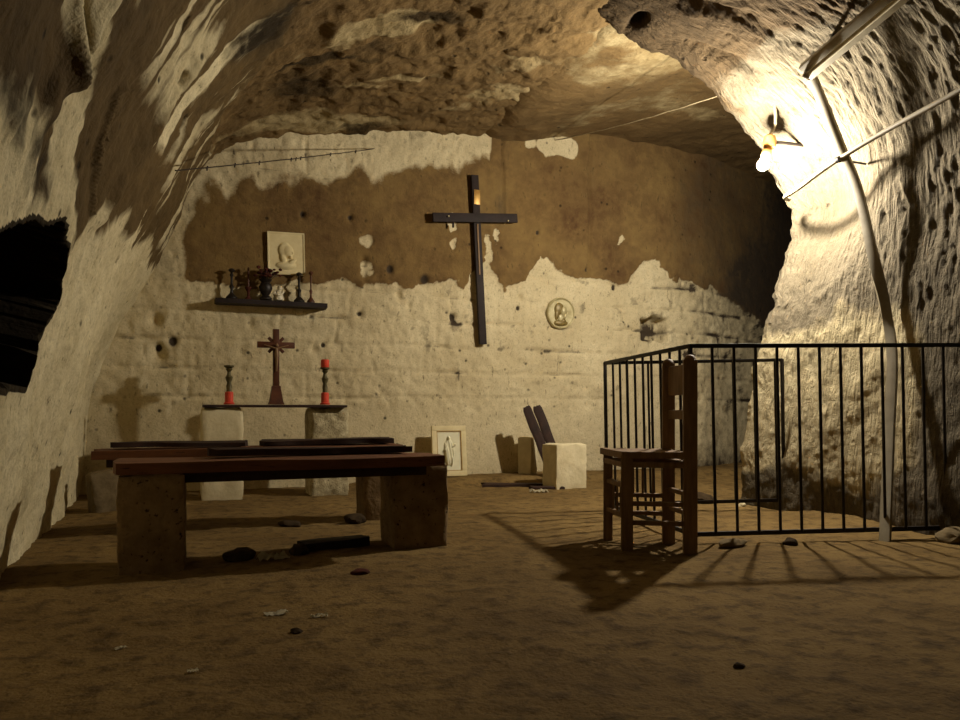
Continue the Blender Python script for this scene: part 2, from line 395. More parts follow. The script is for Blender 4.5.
# ------------------------------------------------------------------ REAR WALL
VB = 7.34
def back_disp(u, z, only_joint=False):
    """how far the rear wall's surface stands out towards the room (+) from y=7.34"""
    u = np.asarray(u, float); z = np.asarray(z, float)
    d = .035*fbm(u*.9, z*.9, 2.0, 3)
    masonry = sst(.62, .8, z+.05*fbm(u*2, z*2, 5, 2))*(1-soot_edge(u, z, .06))
    if only_joint: d = 0*d
    course = np.array([.0, .30, .62, .86, 1.12, 1.38, 1.64, 1.9, 2.16, 2.4, 3.])
    zz = z+.025*fbm(u*1.4, z*.6, 7., 3)
    dz = np.min(np.abs(zz[..., None]-course), axis=-1)
    row = np.searchsorted(course, zz)
    uu = u+row*.37+.05*fbm(u*3, z*3, 2., 2)
    du = np.abs((uu/.52) % 1-.5)*.52
    joint = np.maximum(np.exp(-(dz/.017)**2), .7*np.exp(-((.26-du)/.014)**2)*(du > .1))
    joint = joint*(.35+.9*sst(-.15, .4, fbm(u*2.3, z*2.3, 11., 3)))
    if only_joint: return joint*masonry
    d = d-.022*joint*masonry+masonry*(.022*fbm(u*6, z*6, 3., 5, .6)+.010*fbm(u*22, z*14, 5., 3))+.005*fbm(u*14, z*14, 6., 3)
    d = d+.018*soot_edge(u, z, .02)
    # small square niche
    k = sst(4.91, 4.95, u)*(1-sst(5.25, 5.30, u))*sst(1.53, 1.57, z+.03*vn(u*9, 2, 1))*(1-sst(1.79, 1.83, z+.03*vn(u*9, 5, 1)))
    d = d-.20*k
    # a few deep holes
    for (a, b, r, h) in ((1.70, 2.22, .03, .05), (2.27, 2.05, .035, .05), (3.55, 2.62, .02, .04), (1.2, 1.33, .03, .03), (.55, 1.28, .04, .03), (-.2, 1.55, .05, .08), (-.18, 1.25, .06, .06),
                         (2.16, 1.80, .025, .04), (2.05, 1.9, .03, .05), (.62, 1.55, .03, .03), (4.3, 1.5, .02, .03), (3.4, 1.95, .02, .04)):
        d = d-h*np.exp(-((u-a)/r)**2-((z-b)/(r*1.4))**2)
    for a, b, r in HOLES: d = d-.05*np.exp(-((u-a)/r)**2-((z-b)/(r*1.25))**2)
    # the wall swings away to the right
    d = d-.10*np.maximum(u-5.3, 0)-.25*np.maximum(u-5.8, 0)**1.2
    # crack running down from the ceiling
    cx = 4.27+.03*vn(1.5, z*3, 2.)
    d = d-.05*np.exp(-((u-cx)/.012)**2)*(z > 2.2)*.8
    cx2 = 3.20+.25*sst(3.0, 3.7, z)*0+.03*vn(3.5, z*4, 2.)
    d = d-.04*np.exp(-((u-cx2)/.012)**2)*(z > 2.75)
    return d
LOW_U = [-.8, -.3, -.05, .176, .6, 1.1, 1.5, 1.75, 2.1, 2.379, 2.75, 3.0, 3.2, 3.45, 3.634, 3.85, 4.1, 4.38, 4.75, 4.95, 5.11, 5.3, 5.75, 6.3, 7.3]
LOW_Z = [1.9, 1.95, 1.92, 1.95, 1.90, 1.92, 2.07, 1.97, 1.98, 2.10, 2.02, 2.28, 2.02, 2.12, 2.42, 2.24, 2.10, 2.18, 2.22, 2.50, 2.51, 2.3, 2.26, 2.05, 1.9]
UP_U = [-.8, .0, .2, .5, .9, 1.3, 1.8, 2.3, 2.9, 3.05, 3.1, 7.3]
UP_Z = [2.2, 2.35, 2.78, 2.74, 3.0, 2.96, 3.14, 3.26, 3.40, 3.46, 4.2, 4.3]
def soot_edge(u, z, k):
    """1 inside the brown plaster coat"""
    n = .13*fbm(u*5, z*5, 31., 5, .6)+.07*fbm(u*1.8, 2, 31., 2)
    lo = sst(-k, k, z-np.interp(u, LOW_U, LOW_Z)+n)
    up = 1-sst(-k-.22, k+.16, z-np.interp(u, UP_U, UP_Z)+.35*fbm(u*3.2, z*1.1, 9., 4))
    left = sst(-.12, .06, u-.12-.10*(z-2.)+.12*fbm(u*3, z*3, 12., 2))
    m = lo*up*left
    for (a, b, r, q) in ((2.62, 2.66, .05, .10), (2.64, 2.47, .045, .07), (3.12, 2.60, .06, .16), (3.02, 2.38, .07, .22), (4.66, 2.68, .06, .07), (1.72, 2.42, .08, .08), (1.72, 2.16, .1, .1)):
        m = m*(1-(.62 if a < 2 else 1.)*sst(.2, .9, blob(u, z, a, b, r, q)+.9*fbm(u*13, z*13, 1., 4, .6)*blob(u, z, a, b, r*2, q*2)))
    return m
HOLES = ((2.33, 2.07, .035), (3.60, 2.66, .018), (1.66, 1.69, .022), (2.63, 1.70, .03), (3.37, 1.83, .022), (1.56, 2.63, .02), (1.96, 2.15, .03), (1.10, 2.62, .025), (4.58, 2.12, .02), (4.22, 2.3, .02), (1.30, 1.37, .02), (-.05, 1.36, .035), (-.17, 1.30, .03))
us = np.concatenate([np.arange(-1.1, 6.2, .018), np.arange(6.2, 10.5, .05)]); zs = np.arange(-.12, 4.15, .018)
U, Zb = np.meshgrid(us, zs, indexing='ij')
D = back_disp(U, Zb)
soot = soot_edge(U, Zb, .05)
band = sst(3.35, 3.5, U)*(1-sst(4.0, 4.25, U))*blob(U, Zb, 3.75, 3.62, 1., .11)
soot = soot*(1-.9*sst(.25, .75, band+.5*fbm(U*7, Zb*3, 4., 4)*(band > .02)))
blackb = .48*sst(4.5, 6.0, U+.5*fbm(U*1.2, Zb*1.2, 3, 3))*(.75+.25*sst(1.2, 2.6, Zb)) + .30*soot*sst(-.2, .5, fbm(U*.9, Zb*.9, 21., 3))  # right-hand recess painted darker as shade; soot patches within the brown coat
blackb = blackb+.35*blob(U, Zb, 3.17, 2.95, .12, .35)+.4*blob(U, Zb, 5.1, 1.68, .12, .1)+.35*blob(U, Zb, 1.95, .95, .2, .08)+.3*blob(U, Zb, 2.5, .98, .14, .08)+.3*blob(U, Zb, 5.1, 1.68, .25, .25)+.3*blob(U, Zb, 4.45, 1.16, .3, .07)  # dark spots; the two on the niche paint in its shade
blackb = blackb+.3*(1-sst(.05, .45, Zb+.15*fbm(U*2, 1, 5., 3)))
blackb = blackb+.55*np.clip(back_disp(U, Zb, True), 0, 1)*sst(-.35, .3, fbm(U*5, Zb*5, 41., 4))+.42*sst(.22, .5, fbm(U*6, Zb*5, 51., 5, .62))*sst(.5, .9, Zb)*(1-soot)
for a, b, r in HOLES: blackb = blackb+1.3*np.exp(-((U-a)/r)**2-((Zb-b)/(r*1.25))**2)  # shade painted into the small holes
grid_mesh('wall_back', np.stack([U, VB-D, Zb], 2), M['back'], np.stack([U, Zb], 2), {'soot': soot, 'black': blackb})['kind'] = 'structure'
def wy(u, z): return VB-float(back_disp(np.array([u]), np.array([z]))[0])

# ------------------------------------------------------------------ VAULT: left wall, ceiling, right wall
PF = [(-.74, -.12), (-.66, .3), (-.53, .9), (-.41, 1.4), (-.22, 1.9), (.03, 2.4), (.34, 2.85), (.8, 3.2), (1.4, 3.42), (2.2, 3.56), (2.95, 3.61), (3.3, 3.86)]
PB = [(-.80, -.12), (-.77, .3), (-.70, .9), (-.53, 1.4), (-.27, 1.9), (-.02, 2.4), (.12, 2.8), (.38, 3.16), (1.2, 3.40), (2.2, 3.56), (2.95, 3.63), (3.3, 3.88)]
def vault(step, v0, v1, dv):
    A = np.array([list(p) for p in smoothpts([(a, b, 0) for a, b in PF], 40)])[:, :2]
    B = np.array([list(p) for p in smoothpts([(a, b, 0) for a, b in PB], 40)])[:, :2]
    L = np.concatenate([[0], np.cumsum(np.linalg.norm(np.diff(A, axis=0), axis=1))])
    k = int(L[-1]/step); s = np.linspace(0, L[-1], k+1)
    A = np.stack([np.interp(s, L, A[:, i]) for i in (0, 1)], 1); B = np.stack([np.interp(s, L, B[:, i]) for i in (0, 1)], 1)
    v = np.concatenate([np.arange(v0, 1.2, .06), np.arange(1.2, 4.2, .0125), np.arange(4.2, v1+dv/2, dv)])
    wv = sst(4.4, 6.9, v)[None, :, None]
    P2 = A[:, None, :]*(1-wv)+B[:, None, :]*wv
    P = np.stack([P2[..., 0], np.broadcast_to(v, P2.shape[:2]), P2[..., 1]], 2)
    return P, s, v
P, sv, vv = vault(.014, -2.4, 7.46, .025)
SS, VV = np.meshgrid(sv, vv, indexing='ij')
nrm = normals(P)
if nrm[20, 50, 0] < 0: nrm = -nrm          # pointing into the cave
x0, y0, z0 = P[..., 0], P[..., 1], P[..., 2]
dl = (.07-.035*sst(5.5, 7., y0))*fbm(x0*.9, y0*.9, z0*.9, 3)+.022*fbm(x0*4, y0*4, z0*4, 3)
dl += .016*fbm(VV*9, SS*1.6, 3., 3)+.05*sst(2.8, 3.2, z0)*fbm(x0*6, y0*6, z0*2, 4, .6)+.008*fbm(x0*18, y0*18, z0*18, 2)
# long ribs left by digging, running up the left wall
for vc, sc, hh in ((2.55, 2.4, .05), (3.9, 2.3, .035), (4.75, 2.55, .03), (5.3, 2.2, .02)):
    dl += hh*np.exp(-((VV-vc-.12*(SS-sc)-.03*fbm(SS*2, VV, 1., 2))/.07)**2)*sst(sc-.9, sc-.4, SS)*(1-sst(sc+.7, sc+1.3, SS))
# grooves
slit = 0*dl
for va, sa, vb, sb, rw in ((3.20, 2.14, 3.40, 1.94, .014), (3.38, 1.98, 3.62, 1.78, .012), (2.40, 2.10, 2.55, 1.94, .022), (4.75, 1.78, 4.9, 1.68, .014), (3.46, 2.65, 3.46, 2.61, .02), (3.87, 2.60, 3.88, 2.56, .016), (4.61, 2.65, 4.62, 2.60, .02)):
    tt = np.clip(((VV-va)*(vb-va)+(SS-sa)*(sb-sa))/((vb-va)**2+(sb-sa)**2), 0, 1)
    dd = np.hypot(VV-va-tt*(vb-va), SS-sa-tt*(sb-sa))
    slit = np.maximum(slit, np.exp(-(dd/rw)**2))
    dl += .03*np.exp(-((dd-rw*2.2)/(rw*1.2))**2)*(VV < va+tt*(vb-va))*(sb < sa-.1)
dl -= .06*slit
# cavity in the left wall
vedge = np.interp(z0, [.8, .84, .96, 1.1, 1.2, 1.37, 1.43], [3.30, 3.30, 3.27, 3.42, 3.52, 3.40, 3.20])+.03*vn(z0*9, 1., 3.)
top = 1.41-.28*np.maximum(3.2-VV, 0)+.03*vn(VV*5, 2., 2.)
alc = sst(-.04, .03, vedge-VV)*sst(-.03, .03, z0-.83-.015*vn(VV*6, 1, 1))*sst(-.10, .10, top-z0)*sst(1.2, 1.3, VV)
alc = sst(.3, .7, alc)
dl = dl*(1-alc)-3.0*alc
P = P+nrm*dl[..., None]
# stains, plus shade painted into cavity and grooves
zc = P[..., 2]; xc = P[..., 0]
stre = fbm(VV*3.2, SS*.55, 5., 4); stre2 = fbm(VV*8, SS*1.2, 15., 4); pat = fbm(xc*1.1, VV*1.5, zc*1.1, 4)
zlow = np.interp(VV, [-3, 2.5, 3.2, 3.9, 5., 6.5, 7.4], [1.5, 1.5, 1.42, 1.62, 1.86, 1.98, 2.02])
soot = .95*sst(-.10, .10, zc-zlow+.16*stre+.13*stre2)
rdg = np.abs((zc-1.45)*.836+(VV-3.2)*.549)           # pale ridge
soot -= 1.3*sst(.19, .07, rdg+.025*stre2)*sst(1.36, 1.46, zc)*(1-sst(2.1, 2.3, zc))
soot -= .62*sst(-.05, .35, stre2+.45*stre-.02)*sst(2.0, 2.25, zc+.1*stre)*(1-sst(2.85, 3.15, zc)*.85)
soot -= .8*blob(VV, SS, 4.25, 2.75, .35, .4)*sst(-.2, .2, stre2)
soot += .35*sst(-.3, .2, pat)*sst(3.0, 3.25, zc)-.45*sst(.10, .42, fbm(xc*1.7, VV*2.4, 12., 4))*sst(3.0, 3.2, zc)
soot -= 1.2*blob(xc, VV, 1.45, 5.05, .35, .22)*(zc > 3)+1.0*blob(xc, VV, 1.75, 6.2, .5, .28)*(zc > 3)*sst(-.3, .1, stre2)+.9*blob(xc, VV, 1.2, 7.0, .9, .3)*(zc > 3)
blackv = .75*sst(.10, .42, fbm(xc*1.3+3, VV*2.2, 2., 4))*sst(2.95, 3.25, zc)*(1-sst(1.6, 2.2, xc))
blackv += .38*sst(.1, -.15, zc-1.45+(VV-3.2)*.656+.12)*sst(1.4, 1.5, zc)*sst(3.3, 2.9, VV)*sst(-.45, .1, stre2)+.45*blob(VV, SS, 2.6, 1.60, .5, .18)
blackv += .65*blob(xc, VV, .85, 6.0, .3, .6)*sst(2.6, 2.9, zc)*sst(-.5, .1, stre)+.65*blob(xc, VV, .50, 4.6, .24, .40)*sst(2.5, 2.8, zc)+.4*blob(xc, VV, 1.15, 6.3, .3, .3)*(zc > 3)
blackv += .25*sst(.0, .4, fbm(VV*2, SS*1.5, 8., 3))*sst(2.1, 2.6, zc)
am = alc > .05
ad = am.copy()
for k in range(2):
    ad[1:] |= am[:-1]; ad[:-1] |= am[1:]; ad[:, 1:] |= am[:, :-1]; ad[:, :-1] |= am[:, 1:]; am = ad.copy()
blackv = np.where(ad, 1.6, blackv)+1.2*slit  # cavity and its rim painted black as shade, grooves likewise
iC = int(np.searchsorted(sv, 3.55))
UVv = np.stack([VV, SS], 2)
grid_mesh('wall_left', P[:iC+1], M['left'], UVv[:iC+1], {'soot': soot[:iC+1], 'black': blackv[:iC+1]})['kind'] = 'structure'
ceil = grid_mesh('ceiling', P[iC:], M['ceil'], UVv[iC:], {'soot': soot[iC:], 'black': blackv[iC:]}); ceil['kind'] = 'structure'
# ceiling of the chamber behind the right wall's end
xs2 = np.arange(2.6, 7.35, .03); ys2 = np.arange(4.5, 8.9, .04)
X2, Y2 = np.meshgrid(xs2, ys2, indexing='ij')
Z2 = 3.61+.20*sst(3.15, 4.5, X2)+.22*(1-sst(2.6, 3.08, X2+.12*fbm(Y2*2, 1, 1, 3)))+.03*fbm(X2, Y2, 1., 3)+.030*fbm(X2*5, Y2*5, 1., 4, .6)
grid_mesh('ceiling', np.stack([X2, Y2, Z2], 2), M['ceil'], np.stack([Y2, X2], 2), {'soot': .75-.3*sst(.0, .4, fbm(X2*1.3, Y2*1.3, 7., 3)), 'black': .05+.35*sst(3.8, 5.4, X2)})['kind'] = 'structure'

PR = [(2.45, 3.72), (2.75, 3.62), (3.05, 3.50), (3.61, 3.33), (4.06, 3.05), (4.50, 2.6), (4.62, 2.15), (4.50, 1.7), (4.31, 1.3), (4.22, .8), (4.17, .35), (4.16, -.12)]
PI2 = [(2.45, 3.72), (2.75, 3.62), (3.05, 3.50), (3.61, 3.32), (4.05, 3.04), (4.36, 2.6), (4.44, 2.15), (4.40, 1.7), (4.34, 1.3), (4.26, .8), (4.21, .35), (4.21, -.12)]
pr, sr = resample(PR, .012)
pi2, _s = resample(PI2, .012)
pi2 = np.stack([np.interp(np.linspace(0, 1, len(pr)), np.linspace(0, 1, len(pi2)), pi2[:, i]) for i in (0, 1)], 1)
vend = 4.73
vr = np.concatenate([np.arange(-2.4, 1.9, .05), np.arange(1.9, vend+.001, .0118)])
edge = .05*fbm(sr*2.2, 1., 2., 3)+.035*fbm(sr*9, 4., 2., 3)+.015*fbm(sr*25, 4., 2., 3)
out = np.array([0.02, .06, .14, .3, .7, 1.6, 2.9]); vo = np.array([.05, .085, .12, .17, .22, .26, .3])
nv_, nf_ = len(vr), len(out)
base = np.zeros((len(sr), nv_+nf_, 3)); tan = np.gradient(pr, axis=0); on = np.stack([tan[:, 1], -tan[:, 0]], 1)
on /= np.linalg.norm(on, axis=1, keepdims=True)
if on[len(on)//2, 0] < 0: on = -on          # outward = into the rock
we = sst(3.7, 4.6, vr)[None, :]
base[:, :nv_, 0] = pr[:, None, 0]*we+pi2[:, None, 0]*(1-we); base[:, :nv_, 2] = pr[:, None, 1]*we+pi2[:, None, 1]*(1-we)
base[:, :nv_, 0] += .17*np.exp(-((vr-4.28)/.42)**2)[None, :]*np.exp(-((pr[:, 1]-2.5)/.50)**2)[:, None]
base[:, :nv_, 0] -= (.10*np.maximum(3.8-vr, 0)*(vr > -9))[None, :]
base[:, :nv_, 1] = vr[None, :]+edge[:, None]*sst(4.2, 4.73, vr)[None, :]
for k in range(nf_):
    base[:, nv_+k, 0] = pr[:, 0]+on[:, 0]*out[k]; base[:, nv_+k, 2] = pr[:, 1]+on[:, 1]*out[k]
    base[:, nv_+k, 1] = vend+edge+vo[k]
SR, VR = np.meshgrid(sr, np.concatenate([vr, vend+vo]), indexing='ij')
inn = np.repeat(-on[:, None, :], nv_+nf_, 1)
fade = np.concatenate([np.ones(nv_), np.linspace(1, 0, nf_)])[None, :]
xq, yq, zq = base[..., 0], base[..., 1], base[..., 2]
rid = 1-np.abs(fbm(VR*19+2.2*SR+.8*vn(VR*2, SR*3, 1.), SR*4.2, 2., 3))*2
smoothzone = sst(.0, .35, fbm(VR*1.1+4, SR*1.3, 6., 3)-.05)
chis = (1-.8*smoothzone)*(.8+.3*sst(3.2, 4.3, VR))*(.35+.65*sst(1.0, 1.7, zq))
dr = .05*fbm(xq*1.1, yq*1.1, zq*1.1, 3)+.016*fbm(xq*4.5, yq*4.5, zq*4.5, 3)+chis*(.013*(rid-.5)+.010*fbm(VR*34+3*SR, SR*11, 9., 2)+.008*fbm(xq*11, yq*11, zq*11, 2))+.004*fbm(xq*30, yq*30, zq*30, 2)
# long gouges up in the vault
for vc, sc, hh, rv, ln in ((4.1, .95, .10, .06, .35), (4.45, 1.25, .07, .05, .25), (3.5, .9, .09, .06, .3), (3.15, .75, .06, .05, .2)):
    dr -= hh*np.exp(-((VR-vc+.35*(SR-sc))/rv)**2-((SR-sc)/ln)**2)
dr -= .10*np.exp(-((VR-4.58)/.10)**2-((SR-.62)/.045)**2)
dr = dr*fade
Q = base.copy(); Q[..., 0] += inn[..., 0]*dr; Q[..., 2] += inn[..., 1]*dr
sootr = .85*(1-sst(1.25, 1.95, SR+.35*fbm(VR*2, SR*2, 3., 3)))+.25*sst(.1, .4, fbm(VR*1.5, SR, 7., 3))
plast = sst(1.75, 1.25, zq+.25*fbm(VR*2.2, SR*2.2, 4., 4))*sst(3.1, 3.5, VR)*(1-.8*sst(.45, .1, zq+.2*fbm(VR*3, SR*3, 14., 3)))*.95  # smooth pale coat, also painted lighter low down where lamplight is weak
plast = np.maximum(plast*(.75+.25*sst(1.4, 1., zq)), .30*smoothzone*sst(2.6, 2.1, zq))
hole = np.exp(-((VR-4.58)/.10)**2-((SR-.62)/.045)**2)  # dent near the arch tip, its inside painted dark as shade
blackr = 1.3*hole+.45*(1-sst(2.4, 3.2, VR+.5*fbm(VR*1.5, SR*1.5, 2., 3)))*(1-sst(1.5, 2.6, SR)) + .5*(1-sst(.0, .8, zq+.25*fbm(VR*2, SR*2, 1., 3)))*(1-sst(3.2, 3.9, VR)*.85)  # dent and low near end of the wall carry painted shade
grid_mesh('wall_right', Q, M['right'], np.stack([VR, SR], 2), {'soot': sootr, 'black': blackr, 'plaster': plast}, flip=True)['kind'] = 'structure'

# ------------------------------------------------------------------ LAMP
def build_lamp():
    L = Vector(LAMP)
    t = thing('wall_lamp', LAMP, 'glowing bare bulb in an ochre holder at the edge of the right rock wall', 'lamp')
    d = Vector((-.45, -.20, -.85)).normalized()             # the way the bulb points
    q = d.to_track_quat('Z', 'Y').to_matrix().to_4x4()
    b = nb(); bmesh.ops.create_icosphere(b, subdivisions=3, radius=.043)
    fin(b, 'bulb', M['bulb'], t)
    b = nb(); lathe(b, [(.020, -.150), (.036, -.135), (.036, -.07), (.018, -.046)], 16); b.transform(q); fin(b, 'bulb_holder', M['ceramic'], t)
    b = nb(); tube(b, smoothpts([-d*.14, -d*.18+Vector((0, 0, .01)), (.16, .03, .20), (.75, -.02, .20)]), .012, 10); fin(b, 'bracket', M['iron'], t)
    b = nb(); lathe(b, [(.03, 0), (.045, .01), (.05, .05), (.042, .1), (.02, .115)], 16, (.10, .04, .14)); fin(b, 'junction_cap', M['ceramic'], t)
    b = nb(); tube(b, smoothpts([(.10, .04, .25), (.13, .03, .30), (.12, 0, .36), (.08, -.03, .52)]), .012, 8); fin(b, 'feed_cable', M['duct'], t)
build_lamp()

# ------------------------------------------------------------------ STONE BENCHES
def bench(label, v, u0, u1, ped, ztop, wid, seed, thick=.055):
    t = thing('stone_bench', ((u0+u1)/2, v, 0), label, 'bench', 0, 'stone block benches')
    cx = (u0+u1)/2
    fin(plank(u1-u0, wid, thick, seed, .008, .02), 'plank_top', M['plank'], t, loc=(0, 0, ztop-thick))
    b = nb(); box(b, (0, -wid/2+.10, ztop-thick-.026), (u1-u0-.12, .06, .05), None, .006); fin(b, 'plank_batten', M['dark_wood'], t)
    for k, (pu, pw, pd, dv) in enumerate(ped):
        z = fz(pu, v+dv)-.012
        o = fin(rough((pw, pd, ztop-thick-z+.004), seed+k*7, .011, 10, .05), 'block_leg', M['stone_dark'], t, loc=(pu-cx, dv, z))
    return t
bench('near wooden plank bench on two square stone blocks, in front of the altar', 3.93, -.28, 1.275, [(-.115, .29, .34, -.02), (1.205, .31, .30, .08)], .503, .40, 3)
bench('far wooden plank bench on stone blocks, just behind the near bench', 5.05, -.46, 1.38, [(-.16, .30, .30, 0), (1.29, .31, .26, 0)], .505, .36, 12)
def flat_board(name, loc, L, Wd, T, rz, seed, label, cat, mat='dark_wood', group=None, tilt=0):
    o = fin(plank(L, Wd, T, seed, .012, .025), name, M[mat], None, loc=loc); o.rotation_euler = (0, tilt, rz)
    return tag(o, label, cat, group)
flat_board('loose_board', (.64, 3.98, .512), 1.0, .15, .035, .02, 21, 'loose dark board lying on top of the near bench', 'board')
flat_board('loose_board', (.93, 5.08, .514), .85, .18, .035, -.03, 23, 'ragged dark board lying on top of the far bench, right end', 'board')
flat_board('loose_board', (.02, 5.02, .514), .75, .16, .03, .04, 29, 'dark board lying on the left end of the far bench', 'board')

# ------------------------------------------------------------------ ALTAR
def altar():
    t = thing('altar', (.765, 6.63, 0), 'small altar, thin dark slab on two pale stone pedestals below the wall shelf', 'altar')
    zt = .782
    def P_(u0, u1, v0, name, seed, mat):
        u = (u0+u1)/2; z = fz(u, v0+.17)-.012
        b = rough((u1-u0, .34, zt-.02-z), seed, .010, 12, .05)
        return fin(b, name, M[mat], t, loc=(u-.765, v0+.17-6.63, z))
    P_(.165, .49, 6.46, 'pedestal', 5, 'stone_smooth')['label'] = 'smooth pale stone pedestal'
    P_(1.04, 1.37, 6.49, 'pedestal', 8, 'stone_worn')['label'] = 'pitted crumbling stone pedestal'
    b = plank(1.16, .38, .022, 4, .003, .008); fin(b, 'slab', M['dark_wood'], t, loc=(0, 0, zt-.02))
    return zt+.002
AZ = altar()+.003
def altar_cross():
    t = thing('altar_crucifix', (.765, 6.585, AZ), 'brown wooden standing crucifix with rays on the altar slab', 'crucifix')
    b = nb()
    for (w0, z0, w1, z1) in ((.125, 0, .118, .018), (.112, .018, .070, .145), (.078, .145, .062, .16)):
        vs = []
        for w_, z_ in ((w0, z0), (w1, z1)):
            vs.append([b.verts.new((a*w_/2, c*w_/2*.8, z_)) for a, c in ((-1, -1), (1, -1), (1, 1), (-1, 1))])
        for k in range(4): b.faces.new((vs[0][k], vs[0][(k+1) % 4], vs[1][(k+1) % 4], vs[1][k]))
        b.faces.new(vs[0][::-1]); b.faces.new(vs[1])
    fin(b, 'stepped_base', M['cross_wood'], t, False)
    b = nb(); beam(b, (0, 0, .15), (0, 0, .64), .052, .034, .004); fin(b, 'upright', M['cross_wood'], t)
    b = nb(); beam(b, (-.155, 0, .505), (.155, 0, .505), .032, .052, .004); fin(b, 'crossbeam', M['cross_wood'], t)
    b = nb()
    for a in (45, 135, 225, 315):
        ca, sa = math.cos(math.radians(a)), math.sin(math.radians(a))
        beam(b, (ca*.02, 0, .505+sa*.02), (ca*.088, 0, .505+sa*.088), .020, .026, .002)
    fin(b, 'rays', M['cross_wood'], t)
    b = nb()
    tube(b, [(0, -.030, .28), (0, -.032, .33), (.002, -.036, .37), (0, -.036, .43), (0, -.034, .475)], [.006, .010, .012, .018, .010], 8)
    for s in (-1, 1): tube(b, [(0, -.034, .470), (s*.05, -.030, .488), (s*.10, -.024, .503)], [.008, .006, .004], 6)
    lathe(b, [(.003, -.016), (.012, -.008), (.013, .004), (.004, .015)], 8, (.004, -.036, .500))
    fin(b, 'figure', M['chair_wood'], t)
altar_cross()
def altar_stick(u, label, candle, group='altar candlesticks'):
    t = thing('candlestick', (u, 6.575, AZ), label, 'candlestick', 0, group)
    b = nb(); lathe(b, [(.042, 0), (.044, .012), (.034, .02), (.034, .10), (.028, .105)], 20); fin(b, 'base_cup', M['red'], t)['label'] = 'red base cup'
    b = nb(); lathe(b, [(.024, .10), (.02, .12), (.024, .15), (.016, .18), (.026, .205), (.030, .225), (.018, .245), (.014, .27), (.030, .295), (.014, .30)], 16); fin(b, 'stem', M['bronze'], t)
    b = nb(); lathe(b, [(.012, .295), (.040, .31), (.042, .322), (.020, .326)], 18); fin(b, 'drip_pan', M['bronze'], t)
    if candle:
        b = nb(); lathe(b, [(.034, .322), (.036, .325), (.036, .385), (.028, .392), (.006, .388)], 18); fin(b, 'candle', M['red'], t)['label'] = 'short red candle'
        b = nb(); tube(b, [(0, 0, .387), (.002, 0, .402)], .0022, 6); fin(b, 'wick', M['black_wood'], t)
    return t
altar_stick(.385, 'candlestick on the left of the altar with red base and no candle', False)
altar_stick(1.177, 'candlestick on the right of the altar with red base and short red candle', True)

# ------------------------------------------------------------------ WALL SHELF AND WHAT STANDS ON IT
SHV = 7.255; SHZ = 1.76
sh = thing('wall_shelf', (.79, 7.34, SHZ-.05), 'narrow dark wooden shelf on the rear wall under the white plaque', 'shelf')
b = plank(1.0, .17, .045, 31, .004, .01); fin(b, 'board', M['black_wood'], sh, loc=(.02, -.085, 0))
SZ = SHZ+.002
def shelf_stick(u, h, label, mat='dark_bronze', k=1.):
    t = thing('shelf_candlestick', (u, SHV, SZ), label, 'candlestick', 0, 'candlesticks on the wall shelf')
    b = nb(); lathe(b, [(.050*k, 0), (.052*k, .01), (.030*k, .035), (.016*k, .05)], 16); fin(b, 'foot', M[mat], t)
    b = nb(); lathe(b, [(.016*k, .048), (.012*k, .08), (.022*k, .11), (.010*k, .13), (.010*k, h*.72), (.018*k, h*.78), (.009*k, h*.86)], 14); fin(b, 'stem', M[mat], t)
    b = nb(); lathe(b, [(.008*k, h*.86), (.028*k, h*.92), (.030*k, h*.95), (.014*k, h), (.004, h)], 14); fin(b, 'socket', M[mat], t)
shelf_stick(.447, .275, 'dark candlestick at the left end of the wall shelf', k=1.0)
shelf_stick(1.055, .28, 'dark candlestick standing right below the corner of the white plaque', k=1.0)
shelf_stick(1.165, .30, 'slender brown candlestick at the right end of the wall shelf', 'cross_wood', .72)
t = thing('taper_holder', (.595, SHV+.01, SZ), 'thin reddish taper holder with small bowl between candlestick and vase', 'candlestick')
b = nb(); lathe(b, [(.035, 0), (.03, .012), (.01, .03), (.012, .07), (.03, .10), (.032, .115), (.008, .12)], 14); fin(b, 'bowl_stand', M['dry_flower'], t)
b = nb(); lathe(b, [(.009, .117), (.008, .29), (.003, .30)], 10); fin(b, 'taper', M['cross_wood'], t)
t = thing('flower_vase', (.745, SHV-.035, SZ), 'dark footed vase with a bunch of dried flowers in the middle of the wall shelf', 'vase')
b = nb(); lathe(b, [(.055, 0), (.058, .015), (.03, .04), (.05, .075), (.062, .11), (.05, .145), (.038, .16), (.060, .185), (.052, .185), (.03, .16)], 20); fin(b, 'vase_body', M['dark_bronze'], t)
rr = random.Random(5); b = nb(); b3 = nb()
for k in range(34):
    a = rr.uniform(0, 2*PI); r_ = rr.uniform(.01, .095); z_ = .26+rr.uniform(-.05, .03)+(.0 if k % 3 else .02)
    p = Vector((math.cos(a)*r_*1.25+(.03 if k > 25 else 0), math.sin(a)*r_*.6, z_))
    tube(b3, [(p.x*.15, p.y*.15, .165), (p.x*.6, p.y*.6, .22), p], .0022, 5)
    bb = bmesh.new(); bmesh.ops.create_icosphere(bb, subdivisions=1, radius=rr.uniform(.014, .024))
    for v_ in bb.verts: v_.co = Vector((v_.co.x, v_.co.y, v_.co.z*.7))*(1+.4*mnoise.noise(v_.co*60+p*9))
    bb.transform(Matrix.Translation(p)); join(b, bb)
fin(b3, 'stems', M['dark_bronze'], t); fin(b, 'blossoms', M['dry_flower'], t)
t = thing('figurine', (.863, SHV-.03, SZ), 'small white glazed figurine beside the dark vase on the wall shelf', 'figurine')
b = nb(); lathe(b, [(.042, 0), (.046, .01), (.040, .05), (.030, .085), (.014, .097)], 14)
for v_ in b.verts: v_.co += Vector((v_.co.x*.3, 0, 0))*mnoise.noise(v_.co*40)
fin(b, 'robe', M['white'], t)
